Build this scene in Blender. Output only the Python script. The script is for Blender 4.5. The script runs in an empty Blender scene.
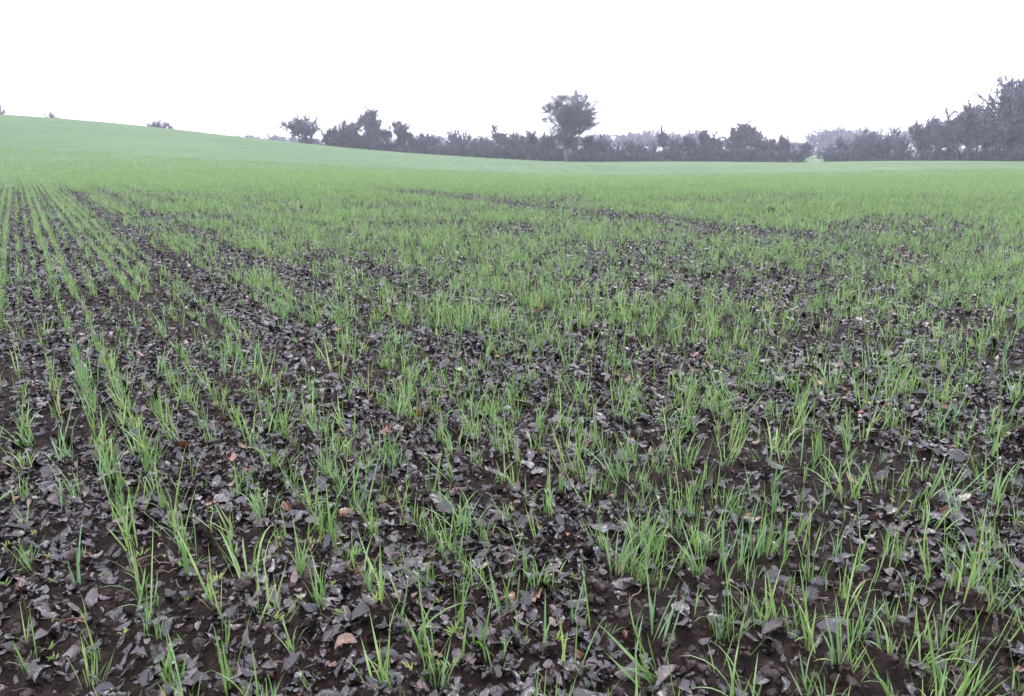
import bpy, numpy as np, math, bmesh
from mathutils import Vector
rng=np.random.default_rng(11)
sc=bpy.context.scene
CAMH=1.55
# ---------------- noise helpers ----------------
def _h(ix,iy,seed):
    a=(ix.astype(np.int64)*374761393+iy.astype(np.int64)*668265263+seed*974711)&0xFFFFFFFF
    a=((a^(a>>13))*1274126177)&0xFFFFFFFF
    a=(a^(a>>16))&0xFFFFFF
    return a/float(0xFFFFFF)
def vn(x,y,seed=0):
    xi=np.floor(x);yi=np.floor(y);fx=x-xi;fy=y-yi
    fx=fx*fx*(3-2*fx);fy=fy*fy*(3-2*fy)
    a=_h(xi,yi,seed);b=_h(xi+1,yi,seed);c=_h(xi,yi+1,seed);d=_h(xi+1,yi+1,seed)
    return (a*(1-fx)+b*fx)*(1-fy)+(c*(1-fx)+d*fx)*fy
def fbm(x,y,seed=0,o=3):
    s=0;amp=.5;t=0
    for i in range(o):
        s=s+amp*vn(x*2**i+17.3*i,y*2**i-9.1*i,seed+i);t+=amp;amp*=.5
    return s/t
def ss(v,a,b):
    t=np.clip((v-a)/(b-a),0,1);return t*t*(3-2*t)
# ---------------- terrain ----------------
ND=np.array([.845,.535]);DD=np.array([-.535,.845])   # across / along the drill rows
ROW=0.175
def sco(x,y): return x*ND[0]+y*ND[1]
def aco(x,y): return x*DD[0]+y*DD[1]
def H(x,y):
    r=np.hypot(x,y)
    hill=7.35/(1+np.exp(np.clip((x+57)/13.5,-40,40)))*ss(y,15,118)*(1-.85*ss(y,122,300))
    dip=-1.25*np.exp(-((x-14)/40)**2-((y-85)/34)**2)
    sw=.75*np.exp(-((x-56)/28)**2-((y-110)/28)**2)
    far=ss(y,60,190)*(-1.25+2.45*ss(-x,-25,50))
    un=(fbm(x/45,y/45,5,2)-.5)*.6*ss(r,18,80)
    return hill+dip+sw+un+far
def micro(x,y):
    r=np.hypot(x,y)
    f=1/(1+(r/16)**2)
    m=.010*np.cos(2*np.pi*sco(x,y)/ROW)+.05*(fbm(x*3,y*3,11,3)-.5)+.065*(fbm(x*13,y*13,21,3)-.5)
    return m*f
def Z(x,y): return H(x,y)+micro(x,y)
def gaps(x,y):
    """0..1 bare wheel / missed-row strips"""
    s=sco(x,y)+.10*(fbm(aco(x,y)*.25,sco(x,y)*0+3,31,2)-.5);a=aco(x,y)
    g=np.zeros_like(s)
    for c,w,k in ((-1.3,.12,.8),(-.75,.12,.9),(-.1,.13,1.),(.6,.12,.9),(1.6,.2,1.),(2.65,.18,.95),(3.8,.15,.7),(5.2,.13,.4)):
        g=np.maximum(g,k*np.exp(-((s-c)/(w*(1+np.clip(a,0,35)/45)))**2)*ss(a,1.,3))
    g=g*(1-.8*ss(a,28,60))
    c=11.9+.055*(a-8)
    st=np.exp(-((s-c)/.95)**2)*ss(a,3,8)*(1-ss(a,26,38))
    st=st*ss(fbm(s*.9,a*.35,41,3),.30,.5)
    return np.maximum(g,.97*st)
def sdens(x,y):
    r=np.hypot(x,y)
    n=fbm(x*.55,y*.55,51,3)
    d=112-12*ss(r,3.,8)
    lo=.58-.16*ss(r,4,8)
    d=d*(lo+(1.4-lo)*ss(n,.3,.68))
    d=d*(1-.95*gaps(x,y))
    d=d*(1-.66*ss(r,30,88))
    return d
def ldens(x,y):
    r=np.hypot(x,y)
    n=fbm(x*1.1+5,y*1.1,61,3)
    base=1350*(1-ss(r,2.5,8)*.45)*(1-ss(r,8,20)*.68)*(1-ss(r,20,36))
    left=1-.75*np.exp(-((x+1.5)/.9)**2-((y-2.3)/1.)**2)
    d=base*(.22+.95*ss(n,.36,.58))*left
    return d+220*gaps(x,y)*(1-ss(r,22,45))
# ---------------- mesh helper ----------------
def mk_mesh(name,V,Q,mats,mi=None,smooth=False):
    V=np.asarray(V,dtype=np.float32);Q=np.asarray(Q,dtype=np.int32)
    me=bpy.data.meshes.new(name)
    me.vertices.add(len(V));me.vertices.foreach_set('co',V.ravel())
    me.loops.add(Q.size);me.loops.foreach_set('vertex_index',Q.ravel())
    me.polygons.add(len(Q));me.polygons.foreach_set('loop_start',np.arange(0,Q.size,4,dtype=np.int32))
    try: me.polygons.foreach_set('loop_total',np.full(len(Q),4,dtype=np.int32))
    except Exception: pass
    for m in mats: me.materials.append(m)
    if mi is not None: me.polygons.foreach_set('material_index',np.asarray(mi,dtype=np.int32))
    me.polygons.foreach_set('use_smooth',np.full(len(Q),smooth,dtype=bool))
    me.update(calc_edges=True)
    return me
def mk_obj(name,me,coll=None):
    o=bpy.data.objects.new(name,me);(coll or sc.collection).objects.link(o);return o
# ---------------- materials ----------------
def newmat(n):
    m=bpy.data.materials.new(n);m.use_nodes=True;nt=m.node_tree;nt.nodes.clear()
    return m,nt,nt.nodes,nt.links
def ramp(N,stops,interp='LINEAR'):
    r=N.new('ShaderNodeValToRGB');cr=r.color_ramp;cr.interpolation=interp
    while len(cr.elements)<len(stops): cr.elements.new(.5)
    for e,(p,c) in zip(cr.elements,stops): e.position=p;e.color=(*c,1)
    return r
def noise(N,L,vec,scale,detail=3,rough=.55):
    n=N.new('ShaderNodeTexNoise');n.inputs['Scale'].default_value=scale;n.inputs['Detail'].default_value=detail
    n.inputs['Roughness'].default_value=rough
    if vec is not None: L.new(vec,n.inputs['Vector'])
    return n
def mixc(N,L,f,a,b,mode='MIX'):
    m=N.new('ShaderNodeMix');m.data_type='RGBA';m.blend_type=mode
    for s,v in ((0,f),(6,a),(7,b)):
        if hasattr(v,'links'): L.new(v,m.inputs[s])
        elif isinstance(v,tuple): m.inputs[s].default_value=(*v,1)
        else: m.inputs[s].default_value=v
    return m.outputs[2]
def math_(N,L,op,a,b=None,clamp=False):
    m=N.new('ShaderNodeMath');m.operation=op;m.use_clamp=clamp
    for i,v in enumerate((a,b)):
        if v is None: continue
        if hasattr(v,'links'): L.new(v,m.inputs[i])
        else: m.inputs[i].default_value=v
    return m.outputs[0]
# ground
m_ground,nt,N,L=newmat('field_soil_and_crop')
out=N.new('ShaderNodeOutputMaterial');bs=N.new('ShaderNodeBsdfPrincipled');L.new(bs.outputs[0],out.inputs[0])
geo=N.new('ShaderNodeNewGeometry');P=geo.outputs['Position']
n1=noise(N,L,P,14,4,.7);n2=noise(N,L,P,100,2,.7)
soil=ramp(N,[(.35,(.007,.004,.003)),(.55,(.022,.013,.010)),(.72,(.058,.036,.029))]);L.new(n1.outputs[0],soil.inputs[0])
sg=ramp(N,[(.3,(.35,.35,.35)),(.7,(1.5,1.45,1.4))]);L.new(n2.outputs[0],sg.inputs[0])
soil2=mixc(N,L,1.,soil.outputs[0],sg.outputs[0],'MULTIPLY')
mp=N.new('ShaderNodeMapping');mp.vector_type='POINT';L.new(P,mp.inputs[0])
mp.inputs['Rotation'].default_value=(0,0,-math.atan2(.535,.845))
mp.inputs['Scale'].default_value=(1.1,.05,.3)
n4=noise(N,L,mp.outputs[0],1.0,3,.6);n5=noise(N,L,P,.035,2);n6=noise(N,L,P,3.5,4,.7)
cA=ramp(N,[(.32,(.07,.138,.048)),(.68,(.132,.218,.082))]);L.new(n4.outputs[0],cA.inputs[0])
cB=ramp(N,[(.3,(.07,.14,.048)),(.7,(.14,.218,.09))]);L.new(n5.outputs[0],cB.inputs[0])
c1=mixc(N,L,.45,cA.outputs[0],cB.outputs[0])
cC=ramp(N,[(.3,(.5,.5,.5)),(.7,(1.2,1.15,1.2))]);L.new(n6.outputs[0],cC.inputs[0])
c2=mixc(N,L,.7,c1,cC.outputs[0],'MULTIPLY')
at=N.new('ShaderNodeAttribute');at.attribute_name='cover'
cov=math_(N,L,'ADD',at.outputs['Fac'],math_(N,L,'MULTIPLY',math_(N,L,'SUBTRACT',n6.outputs[0],.5),1.1))
covr=N.new('ShaderNodeMapRange');covr.inputs[1].default_value=.25;covr.inputs[2].default_value=.75;L.new(cov,covr.inputs[0])
col=mixc(N,L,covr.outputs[0],soil2,c2)
L.new(col,bs.inputs['Base Color']);bs.inputs['Roughness'].default_value=.75
bs.inputs['Specular IOR Level'].default_value=.12
bp=N.new('ShaderNodeBump');bp.inputs['Strength'].default_value=1.;bp.inputs['Distance'].default_value=.03
hh=math_(N,L,'ADD',n1.outputs[0],math_(N,L,'MULTIPLY',n2.outputs[0],.5));L.new(hh,bp.inputs['Height']);L.new(bp.outputs[0],bs.inputs['Normal'])
# seedling
def leafmat(name,stops,transl=.35,rough=.42,spec=.5):
    m,nt,N,L=newmat(name)
    out=N.new('ShaderNodeOutputMaterial');bs=N.new('ShaderNodeBsdfPrincipled')
    oi=N.new('ShaderNodeObjectInfo');r=ramp(N,stops);L.new(oi.outputs['Random'],r.inputs[0])
    geo=N.new('ShaderNodeNewGeometry');n=noise(N,L,geo.outputs['Position'],22,1)
    rr=ramp(N,[(.3,(.7,.75,.65)),(.7,(1.2,1.15,1.2))]);L.new(n.outputs[0],rr.inputs[0])
    c=mixc(N,L,1.,r.outputs[0],rr.outputs[0],'MULTIPLY')
    L.new(c,bs.inputs['Base Color']);bs.inputs['Roughness'].default_value=rough
    bs.inputs['Specular IOR Level'].default_value=spec
    tr=N.new('ShaderNodeBsdfTranslucent');L.new(c,tr.inputs[0])
    mx=N.new('ShaderNodeMixShader');mx.inputs[0].default_value=transl
    L.new(bs.outputs[0],mx.inputs[1]);L.new(tr.outputs[0],mx.inputs[2]);L.new(mx.outputs[0],out.inputs[0])
    return m
m_blade=leafmat('wheat_blade',[(0,(.14,.27,.065)),(.35,(.20,.34,.09)),(.6,(.27,.41,.115)),(.85,(.17,.31,.14)),(.985,(.31,.40,.13)),(1,(.40,.38,.16))],.3,.33,.7)
m_weed=leafmat('weed_leaf',[(0,(.14,.24,.05)),(.6,(.20,.29,.06)),(1,(.26,.29,.07))],.25)
# litter
m_lit,nt,N,L=newmat('wet_dead_leaf')
out=N.new('ShaderNodeOutputMaterial');bs=N.new('ShaderNodeBsdfPrincipled');L.new(bs.outputs[0],out.inputs[0])
oi=N.new('ShaderNodeObjectInfo')
r=ramp(N,[(0,(.006,.004,.004)),(.35,(.014,.009,.009)),(.6,(.029,.020,.021)),(.8,(.065,.046,.046)),(.93,(.11,.08,.078)),(.975,(.17,.11,.08)),(.997,(.24,.10,.045))]);L.new(oi.outputs['Random'],r.inputs[0])
geo=N.new('ShaderNodeNewGeometry');n=noise(N,L,geo.outputs['Position'],45,2)
rr=ramp(N,[(.3,(.5,.5,.5)),(.7,(1.35,1.3,1.3))]);L.new(n.outputs[0],rr.inputs[0])
L.new(mixc(N,L,1.,r.outputs[0],rr.outputs[0],'MULTIPLY'),bs.inputs['Base Color'])
mr=N.new('ShaderNodeMapRange');mr.inputs[1].default_value=.3;mr.inputs[2].default_value=.7;mr.inputs[3].default_value=.1;mr.inputs[4].default_value=.35;L.new(n.outputs[0],mr.inputs[0]);L.new(mr.outputs[0],bs.inputs['Roughness'])
bs.inputs['Specular IOR Level'].default_value=.8
bp=N.new('ShaderNodeBump');bp.inputs['Strength'].default_value=.5;bp.inputs['Distance'].default_value=.006;L.new(n.outputs[0],bp.inputs['Height']);L.new(bp.outputs[0],bs.inputs['Normal'])
def simple(name,a,b,scale,rough=.85,bump=.6,bd=.01,spec=.3,detail=3):
    m,nt,N,L=newmat(name)
    out=N.new('ShaderNodeOutputMaterial');bs=N.new('ShaderNodeBsdfPrincipled');L.new(bs.outputs[0],out.inputs[0])
    geo=N.new('ShaderNodeNewGeometry');n=noise(N,L,geo.outputs['Position'],scale,detail)
    r=ramp(N,[(.3,a),(.7,b)]);L.new(n.outputs[0],r.inputs[0]);L.new(r.outputs[0],bs.inputs['Base Color'])
    bs.inputs['Roughness'].default_value=rough;bs.inputs['Specular IOR Level'].default_value=spec
    bp=N.new('ShaderNodeBump');bp.inputs['Strength'].default_value=bump;bp.inputs['Distance'].default_value=bd
    L.new(n.outputs[0],bp.inputs['Height']);L.new(bp.outputs[0],bs.inputs['Normal'])
    return m
m_clod=simple('soil_clod',(.010,.006,.005),(.06,.038,.031),45,.55,spec=.3)
m_stone=simple('flint_stone',(.12,.10,.10),(.40,.37,.36),40,.6)
m_twig=simple('twig',(.06,.035,.025),(.22,.15,.10),30)
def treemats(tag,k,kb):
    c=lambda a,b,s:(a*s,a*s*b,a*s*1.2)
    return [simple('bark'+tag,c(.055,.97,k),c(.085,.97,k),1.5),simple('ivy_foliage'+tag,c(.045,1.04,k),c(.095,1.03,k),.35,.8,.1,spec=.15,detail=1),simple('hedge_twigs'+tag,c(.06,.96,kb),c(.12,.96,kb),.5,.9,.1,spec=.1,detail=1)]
TM_mid=treemats('',1.15,1.5);TM_far=treemats('_hazed',2.6,2.6);TM_right=treemats('_grey',1.2,1.7)  # tree colours lightened to stand in for distance haze, most in far set
# ---------------- ground sheet ----------------
A=2.5;du=.0140
u=np.arange(-math.asinh(900/A),math.asinh(900/A)+du,du)
v=np.arange(-math.asinh(80/A),math.asinh(1100/A)+du,du)
X,Y=np.meshgrid(A*np.sinh(u),3+A*np.sinh(v))
Zg=Z(X,Y)
nx=len(u);ny=len(v)
V=np.stack([X,Y,Zg],-1).reshape(-1,3)
idx=np.arange(nx*ny).reshape(ny,nx)
Q=np.stack([idx[:-1,:-1],idx[:-1,1:],idx[1:,1:],idx[1:,:-1]],-1).reshape(-1,4)
me=mk_mesh('field_ground',V,Q,[m_ground],smooth=True)
R=np.hypot(X,Y)
cover=ss(R,17,55)*(1-.75*gaps(X,Y))
a=me.attributes.new('cover','FLOAT','POINT');a.data.foreach_set('value',cover.ravel().astype(np.float32))
mk_obj('field_ground',me)
# ---------------- scatter ----------------
def sample(fn,rings,half=43):
    ox=[];oy=[]
    for r0,r1,mx in rings:
        ang=math.pi*.5 if r1<=2 else math.radians(half)
        area=ang*(r1*r1-r0*r0);n=int(area*mx)
        r=np.sqrt(rng.uniform(r0*r0,r1*r1,n));t=rng.uniform(-ang,ang,n)
        x=r*np.sin(t);y=r*np.cos(t)
        k=rng.uniform(0,mx,n)<fn(x,y)
        ox.append(x[k]);oy.append(y[k])
    return np.concatenate(ox),np.concatenate(oy)
def scatter(name,P,Rr,S,I,coll):
    me=bpy.data.meshes.new(name);n=len(P)
    me.vertices.add(n);me.vertices.foreach_set('co',np.asarray(P,np.float32).ravel())
    a=me.attributes.new('rot','FLOAT_VECTOR','POINT');a.data.foreach_set('vector',np.asarray(Rr,np.float32).ravel())
    a=me.attributes.new('scl','FLOAT_VECTOR','POINT');a.data.foreach_set('vector',np.asarray(S,np.float32).ravel())
    a=me.attributes.new('vid','INT','POINT');a.data.foreach_set('value',np.asarray(I,np.int32).ravel())
    o=mk_obj(name,me)
    g=bpy.data.node_groups.new(name+'_scatter','GeometryNodeTree')
    g.interface.new_socket('Geometry',in_out='INPUT',socket_type='NodeSocketGeometry')
    g.interface.new_socket('Geometry',in_out='OUTPUT',socket_type='NodeSocketGeometry')
    N=g.nodes;L=g.links
    gi=N.new('NodeGroupInput');go=N.new('NodeGroupOutput')
    ip=N.new('GeometryNodeInstanceOnPoints');ci=N.new('GeometryNodeCollectionInfo')
    ci.inputs['Collection'].default_value=coll;ci.inputs['Separate Children'].default_value=True;ci.inputs['Reset Children'].default_value=True
    def na(nm,ty):
        q=N.new('GeometryNodeInputNamedAttribute');q.data_type=ty;q.inputs['Name'].default_value=nm
        return [s for s in q.outputs if s.enabled and s.name=='Attribute'][0]
    L.new(gi.outputs[0],ip.inputs['Points']);L.new(ci.outputs[0],ip.inputs['Instance'])
    ip.inputs['Pick Instance'].default_value=True
    L.new(na('vid','INT'),ip.inputs['Instance Index'])
    e=N.new('FunctionNodeEulerToRotation');L.new(na('rot','FLOAT_VECTOR'),e.inputs[0]);L.new(e.outputs[0],ip.inputs['Rotation'])
    L.new(na('scl','FLOAT_VECTOR'),ip.inputs['Scale'])
    L.new(ip.outputs[0],go.inputs[0])
    md=o.modifiers.new('scatter','NODES');md.node_group=g
    print(name,n)
    return o
# --- wheat tufts ---
def blade(length,width,phi,tilt,curve,base,segs=6,twist=.6):
    p=np.array(base,float);pts=[];th=tilt
    d=np.array([math.cos(phi),math.sin(phi)])
    for i in range(segs+1):
        t=i/segs
        w=width*(.55+.9*t if t<.35 else .865*(1-((t-.35)/.65)**1.7)+.02)*.5
        tw=phi+math.pi/2+twist*(t-.3)
        sd=np.array([math.cos(tw),math.sin(tw),0])
        pts.append(p-sd*w);pts.append(p+sd*w)
        st=length/segs
        p=p+np.array([d[0]*math.sin(th),d[1]*math.sin(th),math.cos(th)])*st
        th+=curve*(.4+1.2*t)/segs
    q=[[2*i,2*i+1,2*i+3,2*i+2] for i in range(segs)]
    return np.array(pts),np.array(q)
tc=bpy.data.collections.new('wheat_seedling_variants')
NT=26
for k in range(NT):
    Vs=[];Qs=[];o=0
    nb=rng.integers(2,6) if k<19 else rng.integers(7,12)
    lean=rng.uniform(0,.25);lp=rng.uniform(0,6.28)
    spread=.006 if k<19 else .02
    for b in range(nb):
        phi=rng.uniform(0,6.28)
        ln=rng.uniform(.065,.175)*(1 if b else 1.15)
        a_,b_=blade(ln,rng.uniform(.0036,.007),phi,rng.uniform(.03,.34)+ (.3 if rng.random()<.15 else 0),rng.choice([rng.uniform(0,.45),rng.uniform(.5,2.2)],p=[.65,.35]),(rng.normal(0,spread),rng.normal(0,spread),-.012),twist=rng.uniform(-1.6,1.6))
        a_[:,0]+=a_[:,2]*lean*math.cos(lp);a_[:,1]+=a_[:,2]*lean*math.sin(lp)
        Vs.append(a_);Qs.append(b_+o);o+=len(a_)
    mk_obj('wheat_seedling_tuft',mk_mesh('wheat_seedling_tuft',np.concatenate(Vs),np.concatenate(Qs),[m_blade],smooth=True),tc)
x,y=sample(sdens,[(0,2,160),(2,8,160),(8,28,145),(28,50,130),(50,92,85)])
s=sco(x,y);a_=aco(x,y);row=np.round(s/ROW)*ROW
jit=np.where(s<3.5,.014,.030)*rng.normal(0,1,len(x))
s2=row+jit+.03*(fbm(a_*.6,row*9,71,2)-.5)
x=s2*ND[0]+a_*DD[0];y=s2*ND[1]+a_*DD[1]
n=len(x)
S=rng.lognormal(-.04,.31,n)*(.85+.4*fbm(x*.9,y*.9,81,2))*(1.1-.12*ss(np.hypot(x,y),4,9))
S=np.clip(S,.35,1.75)
P=np.stack([x,y,Z(x,y)],-1)
Rr=np.stack([rng.normal(0,.13,n),rng.normal(0,.13,n),rng.uniform(0,6.28,n)],-1)
scatter('wheat_seedlings',P,Rr,np.stack([S,S,S*rng.uniform(.85,1.2,n)],-1),rng.integers(0,NT,n),tc)
# --- leaf litter: mostly narrow hedgerow leaves, some lobed ---
lc=bpy.data.collections.new('dead_leaf_variants')
NL=30
for k in range(NL):
    ln=rng.uniform(.04,.092);W=ln*rng.uniform(.11,.27);n=11
    lobed=k%4==0
    lob=rng.integers(3,5);la=.34 if lobed else rng.uniform(0,.08);cl=rng.uniform(-2.,2.2);fold=rng.uniform(-.6,1.1);ph=rng.uniform(0,6.28);bend=rng.uniform(-.9,.9);tws=rng.uniform(-1.4,1.4)
    Vv=[];ang=0;px=0;pz=0
    for i in range(n+1):
        t=i/n
        w=W*(math.sin(math.pi*min(1,max(0,t**.8)))**.8+.025)*(1+la*math.sin(t*lob*6.28+ph))
        w*=rng.uniform(.92,1.06)
        wl=w*rng.uniform(.88,1.1);by=bend*ln*(t-.5)**2
        tz=math.sin(tws*(t-.5))
        for yy,zz in [(-wl,wl*fold),(-wl*.5,wl*fold*.3),(0,0),(w*.5,w*fold*.3),(w,w*fold)]:
            Vv.append((px,by+yy*math.cos(tws*(t-.5)),pz+zz+rng.normal(0,.0018)+yy*tz))
        ang+=cl/n*rng.uniform(.3,1.7);px+=ln/n*math.cos(ang);pz+=ln/n*math.sin(ang)*.6
    Vv=np.array(Vv);Vv[:,0]-=Vv[:,0].mean();Vv[:,2]-=np.percentile(Vv[:,2],20)
    q=[[5*i+j,5*i+j+1,5*i+j+6,5*i+j+5] for i in range(n) for j in range(4)]
    mk_obj('dead_leaf',mk_mesh('dead_leaf',Vv,q,[m_lit],smooth=True),lc)
x,y=sample(ldens,[(0,2,1300),(2,5,1600),(5,9,1300),(9,16,950),(16,45,460)])
n=len(x)
S=np.clip(rng.lognormal(-.14,.38,n)*.92,.28,1.5)
P=np.stack([x,y,Z(x,y)+rng.uniform(-.004,.020,n)],-1)
Rr=np.stack([rng.normal(0,.34,n)+np.where(rng.random(n)<.3,3.14,0),rng.normal(0,.32,n),rng.uniform(0,6.28,n)],-1)
scatter('leaf_litter',P,Rr,np.stack([S]*3,-1),rng.integers(0,NL,n),lc)
# --- clods and stones ---
def rock(coll,name,mat,seed,flat=.7,sub=3):
    bm=bmesh.new();bmesh.ops.create_icosphere(bm,subdivisions=sub,radius=1)
    r=np.random.default_rng(seed);off=r.uniform(0,50,3)
    from mathutils import noise as mn
    for v_ in bm.verts:
        d=1+.45*mn.noise(v_.co*1.1+Vector(off))+.22*mn.noise(v_.co*3.1+Vector(off))
        v_.co=Vector((v_.co.x*d,v_.co.y*d*r.uniform(.98,1.02)*.85,v_.co.z*d*flat))
    me=bpy.data.meshes.new(name);bm.to_mesh(me);bm.free();me.materials.append(mat)
    return mk_obj(name,me,coll)
cc=bpy.data.collections.new('soil_clod_variants')
for k in range(7): rock(cc,'soil_clod',m_clod,k)
x,y=sample(lambda x,y:600*(1-ss(np.hypot(x,y),3,13)*.9)*(.4+1.2*ss(fbm(x*1.3,y*1.3,91,2),.35,.65)),[(0,2,600),(2,6,900),(6,14,340)])
n=len(x);S=np.clip(rng.lognormal(-4.85,.55,n),.003,.03)
scatter('soil_clods',np.stack([x,y,Z(x,y)+S*.15],-1),rng.uniform(0,6.28,(n,3))*np.array([.15,.15,1]),np.stack([S]*3,-1),rng.integers(0,7,n),cc)
stc=bpy.data.collections.new('stone_variants')
for k in range(4): rock(stc,'flint_stone',m_stone,k+40,.6)
x,y=sample(lambda x,y:1.0+0*x,[(0,2,1.),(2,12,1.)])
n=len(x);S=np.clip(rng.lognormal(-4.3,.4,n),.007,.028)
scatter('flint_stones',np.stack([x,y,Z(x,y)+.012],-1),rng.uniform(0,6.28,(n,3))*np.array([.1,.1,1]),np.stack([S]*3,-1),rng.integers(0,4,n),stc)
# --- twigs ---
twc=bpy.data.collections.new('twig_variants')
def tube(pts,rad,sides=5):
    pts=np.array(pts,float);Vs=[];n=len(pts)
    for i in range(n):
        d=pts[min(i+1,n-1)]-pts[max(i-1,0)];d/=np.linalg.norm(d)+1e-9
        up=np.array([0,0,1.]) if abs(d[2])<.9 else np.array([1.,0,0])
        a=np.cross(d,up);a/=np.linalg.norm(a);b=np.cross(d,a)
        for j in range(sides):
            t=6.2832*j/sides;Vs.append(pts[i]+rad[i]*(a*math.cos(t)+b*math.sin(t)))
    q=[[i*sides+j,i*sides+(j+1)%sides,(i+1)*sides+(j+1)%sides,(i+1)*sides+j] for i in range(n-1) for j in range(sides)]
    return np.array(Vs),np.array(q)
for k in range(6):
    ln=rng.uniform(.06,.16);p=[(i/5*ln-ln/2,rng.normal(0,.005),rng.normal(0,.004)) for i in range(6)]
    v_,q_=tube(p,[.0022-.0002*i for i in range(6)]);mk_obj('twig',mk_mesh('twig',v_,q_,[m_twig],smooth=True),twc)
x,y=sample(lambda x,y:16+0*x,[(0,2,16),(2,9,16)])
n=len(x);S=rng.uniform(.5,1.4,n)
scatter('fallen_twigs',np.stack([x,y,Z(x,y)+.020],-1),np.stack([rng.normal(0,.1,n),rng.normal(0,.12,n),rng.uniform(0,6.28,n)],-1),np.stack([S]*3,-1),rng.integers(0,6,n),twc)
# --- weeds ---
wc=bpy.data.collections.new('weed_variants')
for k in range(6):
    Vs=[];Qs=[];o=0
    for b in range(rng.integers(6,12)):
        a_,b_=blade(rng.uniform(.015,.04),rng.uniform(.005,.010),rng.uniform(0,6.28),rng.uniform(.6,1.3),rng.uniform(.2,1.),(rng.normal(0,.008),rng.normal(0,.008),.002),segs=5)
        Vs.append(a_);Qs.append(b_+o);o+=len(a_)
    mk_obj('weed_rosette',mk_mesh('weed_rosette',np.concatenate(Vs),np.concatenate(Qs),[m_weed],smooth=True),wc)
x,y=sample(lambda x,y:34*ss(fbm(x*1.1+9,y*1.1,101,2),.5,.72),[(0,2,34),(2,10,34)])
n=len(x);S=rng.uniform(.5,1.2,n)
scatter('weed_rosettes',np.stack([x,y,Z(x,y)+.018],-1),np.stack([rng.normal(0,.1,n),rng.normal(0,.1,n),rng.uniform(0,6.28,n)],-1),np.stack([S]*3,-1),rng.integers(0,6,n),wc)
# --- withered dock clump ---
Vs=[];Qs=[];o=0
for b in range(60):
    a_,b_=blade(rng.uniform(.10,.22),rng.uniform(.03,.055),rng.uniform(0,6.28),rng.uniform(.1,1.1),rng.uniform(.2,2.),(rng.normal(0,.05),rng.normal(0,.04),0),segs=5)
    Vs.append(a_);Qs.append(b_+o);o+=len(a_)
m_dock=simple('withered_dock',(.04,.024,.016),(.13,.07,.045),30)
d=mk_obj('withered_dock_plant',mk_mesh('withered_dock_plant',np.concatenate(Vs),np.concatenate(Qs),[m_dock],smooth=True))
d.location=(6.6,19.6,float(Z(np.array(6.6),np.array(19.6)))+.05)
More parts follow.
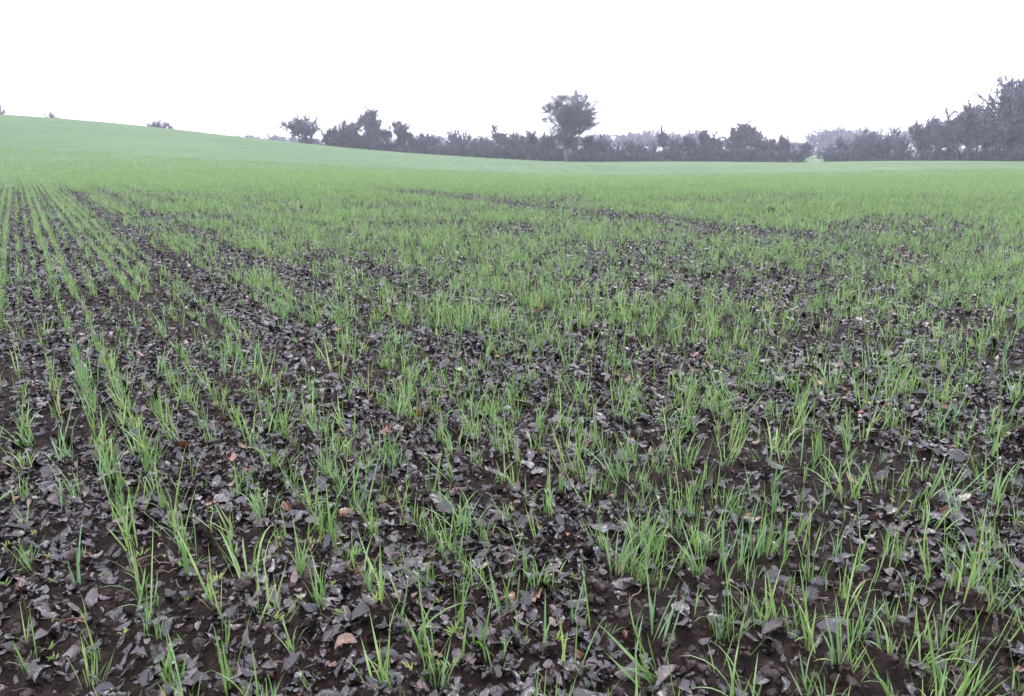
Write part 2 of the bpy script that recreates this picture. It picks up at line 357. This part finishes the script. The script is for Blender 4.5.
# ---------------- trees ----------------
def ribbon(p0,p1,w0,w1,r):
    d=p1-p0;a=np.cross(d,r.normal(size=3));a/=np.linalg.norm(a)+1e-9
    return np.array([p0-a*w0,p0+a*w0,p1+a*w1,p1-a*w1])
def leafcloud(r,pos,leaf):
    nl=len(pos)
    a=r.normal(size=(nl,3));a/=np.linalg.norm(a,axis=1)[:,None]
    b=np.cross(a,r.normal(size=(nl,3)));b/=np.linalg.norm(b,axis=1)[:,None]
    sz=leaf*r.uniform(.4,1.,nl)[:,None]*.5
    v=np.stack([pos-a*sz,pos+b*sz*.7,pos+a*sz,pos-b*sz*.7],1).reshape(-1,3)
    return v,np.arange(nl*4).reshape(-1,4)
def gen_tree(seed,Ht,spread,foliage,twigs=1.0,trunk_frac=.22,levels=3,leaf=.26,nleaf=2500,env=None,tw=1.,limbs=6):
    """verts, quads, matindex. slot 0 bark, 1 foliage, 2 twigs"""
    r=np.random.default_rng(seed);Vs=[];Qs=[];Ms=[];o=[0];ends=[];mids=[]
    def add(v,q,m):
        Vs.append(v);Qs.append(np.asarray(q)+o[0]);Ms.append(np.full(len(q),m));o[0]+=len(v)
    def grow(p,d,ln,rad,lev):
        pts=[p.copy()];n=5
        for i in range(n):
            d=d+r.normal(0,.13+.05*lev,3);d[2]+=.05;d/=np.linalg.norm(d)
            p=p+d*ln/n;pts.append(p.copy())
        rr=[max(rad*(1-.6*i/n),.02*tw) for i in range(n+1)]
        v,q=tube(pts,rr,5 if lev<2 else 3);add(v,q,0)
        mids.extend(pts[2:])
        if lev>=levels:
            ends.append((p,d,pts));return
        k=[limbs,5,4,3][min(lev,3)]+r.integers(0,2)
        for j in range(k):
            f=r.uniform(.3,1) if lev>0 else r.uniform(.55,1)
            i=min(n,int(f*n));b=pts[i]
            az=r.uniform(0,6.28) if lev else 6.28*(j+r.uniform(-.3,.3))/k
            sp=r.uniform(.4,1.05)*spread
            nd=d*math.cos(sp)+np.array([math.cos(az),math.sin(az),r.uniform(-.1,.35)])*math.sin(sp)
            nd/=np.linalg.norm(nd)
            grow(b,nd,ln*r.uniform(.5,.78) if lev else Ht*r.uniform(.26,.42),rr[i]*.6,lev+1)
    grow(np.zeros(3),np.array([r.normal(0,.04),r.normal(0,.04),1.]),Ht*trunk_frac*1.9,Ht*.028,0)
    for p,d,pts in ends:
        for k in range(int(7*twigs)):
            b=pts[r.integers(1,6)];dd=d+r.normal(0,.6,3);dd[2]+=.15;dd/=np.linalg.norm(dd)
            l=Ht*r.uniform(.03,.085);e=b+dd*l;add(ribbon(b,e,.032*tw,.016*tw,r),[[0,1,2,3]],2)
            for q_ in range(3):
                d2=dd+r.normal(0,.5,3);d2/=np.linalg.norm(d2);s_=b+dd*l*r.uniform(.3,.9)
                add(ribbon(s_,s_+d2*l*.6,.024*tw,.012*tw,r),[[0,1,2,3]],2)
    V=np.concatenate(Vs)
    V*=Ht/np.percentile(V[:,2],99.7)*(1 if env is None else .97)
    if env is not None:   # fit limb spread into the crown envelope
        W=env[0];q95=np.percentile(np.hypot(V[:,0],V[:,1]),97)
        V[:,:2]*=W*1.08/q95
    Vs=[V]
    if foliage>0:
        if env is None:
            M=np.array(mids)*(Ht/max(1e-6,np.percentile(np.array(mids)[:,2],99.5)))*.92
            nc=int(44*foliage)+4
            c=M[r.integers(0,len(M),nc)]+r.normal(0,.02*Ht,(nc,3))
            cr=Ht*r.uniform(.03,.07,nc)
        else:
            W,zz,rr_=env;nc=230
            z=r.uniform(.24,.95,nc);rad=np.interp(z,zz,rr_)*W
            t=r.uniform(0,6.28,nc);q=np.sqrt(r.uniform(0,1,nc))*rad*.9
            c=np.stack([q*np.cos(t),q*np.sin(t),z*Ht],-1);cr=Ht*r.uniform(.028,.058,nc)
        w=cr**2;w/=w.sum();nl=int(nleaf*foliage)
        ci=r.choice(nc,nl,p=w)
        dirs=r.normal(size=(nl,3));dirs/=np.linalg.norm(dirs,axis=1)[:,None]
        pos=c[ci]+dirs*(cr[ci]*r.uniform(.2,1.4,nl)**.8)[:,None]*np.array([1,1,.8])
        pos=pos[pos[:,2]>.3]
        v,q=leafcloud(r,pos,leaf);Qs.append(q+len(V));Ms.append(np.full(len(q),1));Vs.append(v)
    return np.concatenate(Vs),np.concatenate(Qs),np.concatenate(Ms)
def gz(x,y): return float(H(np.array(float(x)),np.array(float(y))))
env=(7.0,[.15,.24,.35,.5,.65,.8,.9,1.],[.1,.26,.6,.9,1.,.95,.82,.5])
Vt,Qt,Mt=gen_tree(305,15.8,.62,1.,2.8,.20,3,.25,22000,env=env,tw=1.5,limbs=8)
o=mk_obj('ivy_clad_tree',mk_mesh('ivy_clad_tree',Vt,Qt,TM_mid,Mt));o.location=(12.7,184,gz(12.7,184)-.2)
dense=[gen_tree(s,7,.95,.75,2.4,.14,2,.19,3400,tw=1.5) for s in (11,12,13,14,15,16)]
bare=[gen_tree(s,9,.62,0.0,2.,.24,3,tw=2.) for s in (21,22,23,24,25)]
half=[gen_tree(s,8,.75,.22,2.,.2,3,.19,3000,tw=1.8) for s in (31,32,33,34)]
hedge=[gen_tree(s,4,1.15,1.0,2.0,.08,2,.2,1500,tw=1.3) for s in (41,42,43)]
basesH={'d':7,'b':9,'h':8,'s':4}
lib={'d':dense,'b':bare,'h':half,'s':hedge}
def row(name,items,TM,bank=1.):
    Vs=[];Qs=[];Ms=[];o=0
    for kind,x,y,ht,wd in items:
        v,q,m=lib[kind][rng.integers(0,len(lib[kind]))]
        k=ht/basesH[kind];t=rng.uniform(0,6.28);c,s=math.cos(t),math.sin(t)
        w=np.stack([(v[:,0]*c-v[:,1]*s)*k*wd+x,(v[:,0]*s+v[:,1]*c)*k*wd+y,v[:,2]*k+gz(x,y)-.15],-1)
        Vs.append(w);Qs.append(q+o);Ms.append(m);o+=len(v)
    if bank>0:
        xs=np.array([i[1] for i in items]);ys=np.array([i[2] for i in items])
        od=np.argsort(xs);nb=int(len(items)*400*bank)
        t=rng.uniform(0,len(xs)-1,nb);px=np.interp(t,np.arange(len(xs)),xs[od]);py=np.interp(t,np.arange(len(xs)),ys[od])
        gap=np.diff(xs[od])[np.clip(t.astype(int),0,len(xs)-2)]<6
        px=px[gap]+rng.normal(0,.4,gap.sum());py=py[gap]+rng.normal(0,1,gap.sum())
        hz=H(px,py)+rng.uniform(0,1,len(px))*(.5+1.9*fbm(px*.35,py*.2,121,2))
        v,q=leafcloud(rng,np.stack([px,py,hz],-1),.38)
        Vs.append(v);Qs.append(q+o);Ms.append(np.full(len(q),1))
    return mk_obj(name,mk_mesh(name,np.concatenate(Vs),np.concatenate(Qs),TM,np.concatenate(Ms)))
def prof(t,T): return float(np.interp(t,[a for a,b in T],[b for a,b in T]))
items=[]
T=[(-.275,6.5),(-.25,7),(-.235,4),(-.22,6.4),(-.14,6.4),(-.05,6.4),(.03,6.2),(.06,4.6),(.1,4.6),(.16,5.8),(.2,6.6),(.24,6.),(.28,6.4),(.31,7.5),(.33,6.8),(.365,6.)]
for t in np.arange(-.232,.37,.0118):
    tt=t+rng.normal(0,.004);yy=192+rng.normal(0,3);kd=rng.choice(['d','h','b'],p=[.45,.28,.27])
    items.append((kd,tt*yy,yy,prof(t,T)*rng.uniform(.7,1.15)*(1.18 if kd=='b' else 1),rng.uniform(.7,.95)))
for t in np.arange(-.235,.37,.009):
    yy=188+rng.normal(0,1.5);items.append(('s',t*yy,yy,rng.uniform(2.,3.8),1.1))
for t,h,k in ((-.268,6.6,'h'),(-.255,6.9,'d'),(-.262,5,'d'),(-.178,9.8,'b'),(-.17,7,'b'),(.015,6.5,'h'),(.245,7.6,'b'),(.305,8.6,'b'),(.04,6.8,'b'),(.1,6.6,'b'),(.05,6.2,'b'),(.115,6.6,'b')):
    items.append((k,t*190,190,h,.9))
row('hedgerow_trees',items,TM_mid)
items=[]
T=[(.40,5.6),(.46,7.8),(.5,7.8),(.54,9.2),(.575,10.8),(.6,10.5),(.63,12),(.655,15.5),(.72,15),(.9,12)]
for t in np.arange(.405,.9,.0118):
    yy=prof(t,[(.4,200),(.65,150),(.9,120)])+rng.normal(0,2.5);kd=rng.choice(['d','h','b'],p=[.24,.3,.46])
    items.append((kd,t*yy,yy,prof(t,T)*rng.uniform(.7,1.08)*(1.1 if kd=='b' else 1),rng.uniform(.7,.95)))
for t,h in ((.645,15.5),(.66,17),(.675,16)):
    items.append(('b',t*148,148,h,.85));items.append(('d',t*148+1,147,h*.75,.8))
for t in np.arange(.40,.9,.009):
    yy=prof(t,[(.4,197),(.65,147),(.9,117)])+rng.normal(0,1.5);items.append(('s',t*yy,yy,rng.uniform(2.,4.),1.15))
row('boundary_trees',items,TM_right)
items=[]
for t in np.arange(-.5,.8,.011):
    yy=430+rng.normal(0,15)
    items.append((rng.choice(['d','h','b'],p=[.4,.3,.3]),t*yy,yy,rng.uniform(5.5,9)+(7 if t>.4 else 0)+(5 if .05<t<.25 else 0),1.25))
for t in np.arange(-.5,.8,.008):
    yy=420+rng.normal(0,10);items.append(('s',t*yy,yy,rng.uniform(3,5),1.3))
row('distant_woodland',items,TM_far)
items=[]
for t,py in ((-.440,119.5),(-.448,118.5),(-.456,120),(-.452,119),(-.432,122),(-.575,112.5),(-.583,112),(-.656,104),(-.647,105),(-.664,105),(-.652,105)):
    yy=215;top=CAMH+(150-py)*yy/811;items.append(('d',t*yy,yy,max(3,top-gz(t*yy,yy)),.6))
row('hilltop_trees',items,TM_mid,bank=0)
# ---------------- mist ----------------
bpy.ops.mesh.primitive_cube_add(size=1,location=(0,500,30));b=bpy.context.object;b.name='mist';b.scale=(1780,1150,90)
m,nt,N,L=newmat('mist');out=N.new('ShaderNodeOutputMaterial');vs=N.new('ShaderNodeVolumeScatter')
vs.inputs['Color'].default_value=(.91,.93,1,1);vs.inputs['Density'].default_value=.00075
L.new(vs.outputs[0],out.inputs['Volume']);b.data.materials.append(m)
# ---------------- sky & light ----------------
w=bpy.data.worlds.new('World');sc.world=w;w.use_nodes=True;N=w.node_tree.nodes;L=w.node_tree.links
bg=N['Background']
sk=N.new('ShaderNodeTexSky');sk.sky_type='NISHITA';sk.sun_disc=False;sk.sun_elevation=math.radians(40);sk.sun_rotation=math.radians(20)
c=mixc(N,L,.92,sk.outputs[0],(18.2,18.6,22.2));L.new(c,bg.inputs[0]);bg.inputs[1].default_value=.15
sl=bpy.data.lights.new('sun','SUN');sl.energy=.9;sl.angle=math.radians(25);sl.color=(1,.98,.96)
so=bpy.data.objects.new('sun',sl);sc.collection.objects.link(so)
az=math.radians(20);el=math.radians(40)
dv=Vector((math.sin(az)*math.cos(el),math.cos(az)*math.cos(el),math.sin(el)))
so.rotation_euler=dv.to_track_quat('Z','Y').to_euler()
# ---------------- camera ----------------
cd=bpy.data.cameras.new('camera');cd.sensor_width=36;cd.lens=26.72;cd.clip_end=3000;cd.clip_start=.05
co=bpy.data.objects.new('camera',cd);sc.collection.objects.link(co)
co.location=(0,0,CAMH+float(Z(np.array(0.),np.array(0.))));co.rotation_euler=(math.radians(90-14.6),0,0)
sc.camera=co
sc.view_settings.view_transform='Standard';sc.view_settings.look='None';sc.view_settings.exposure=0
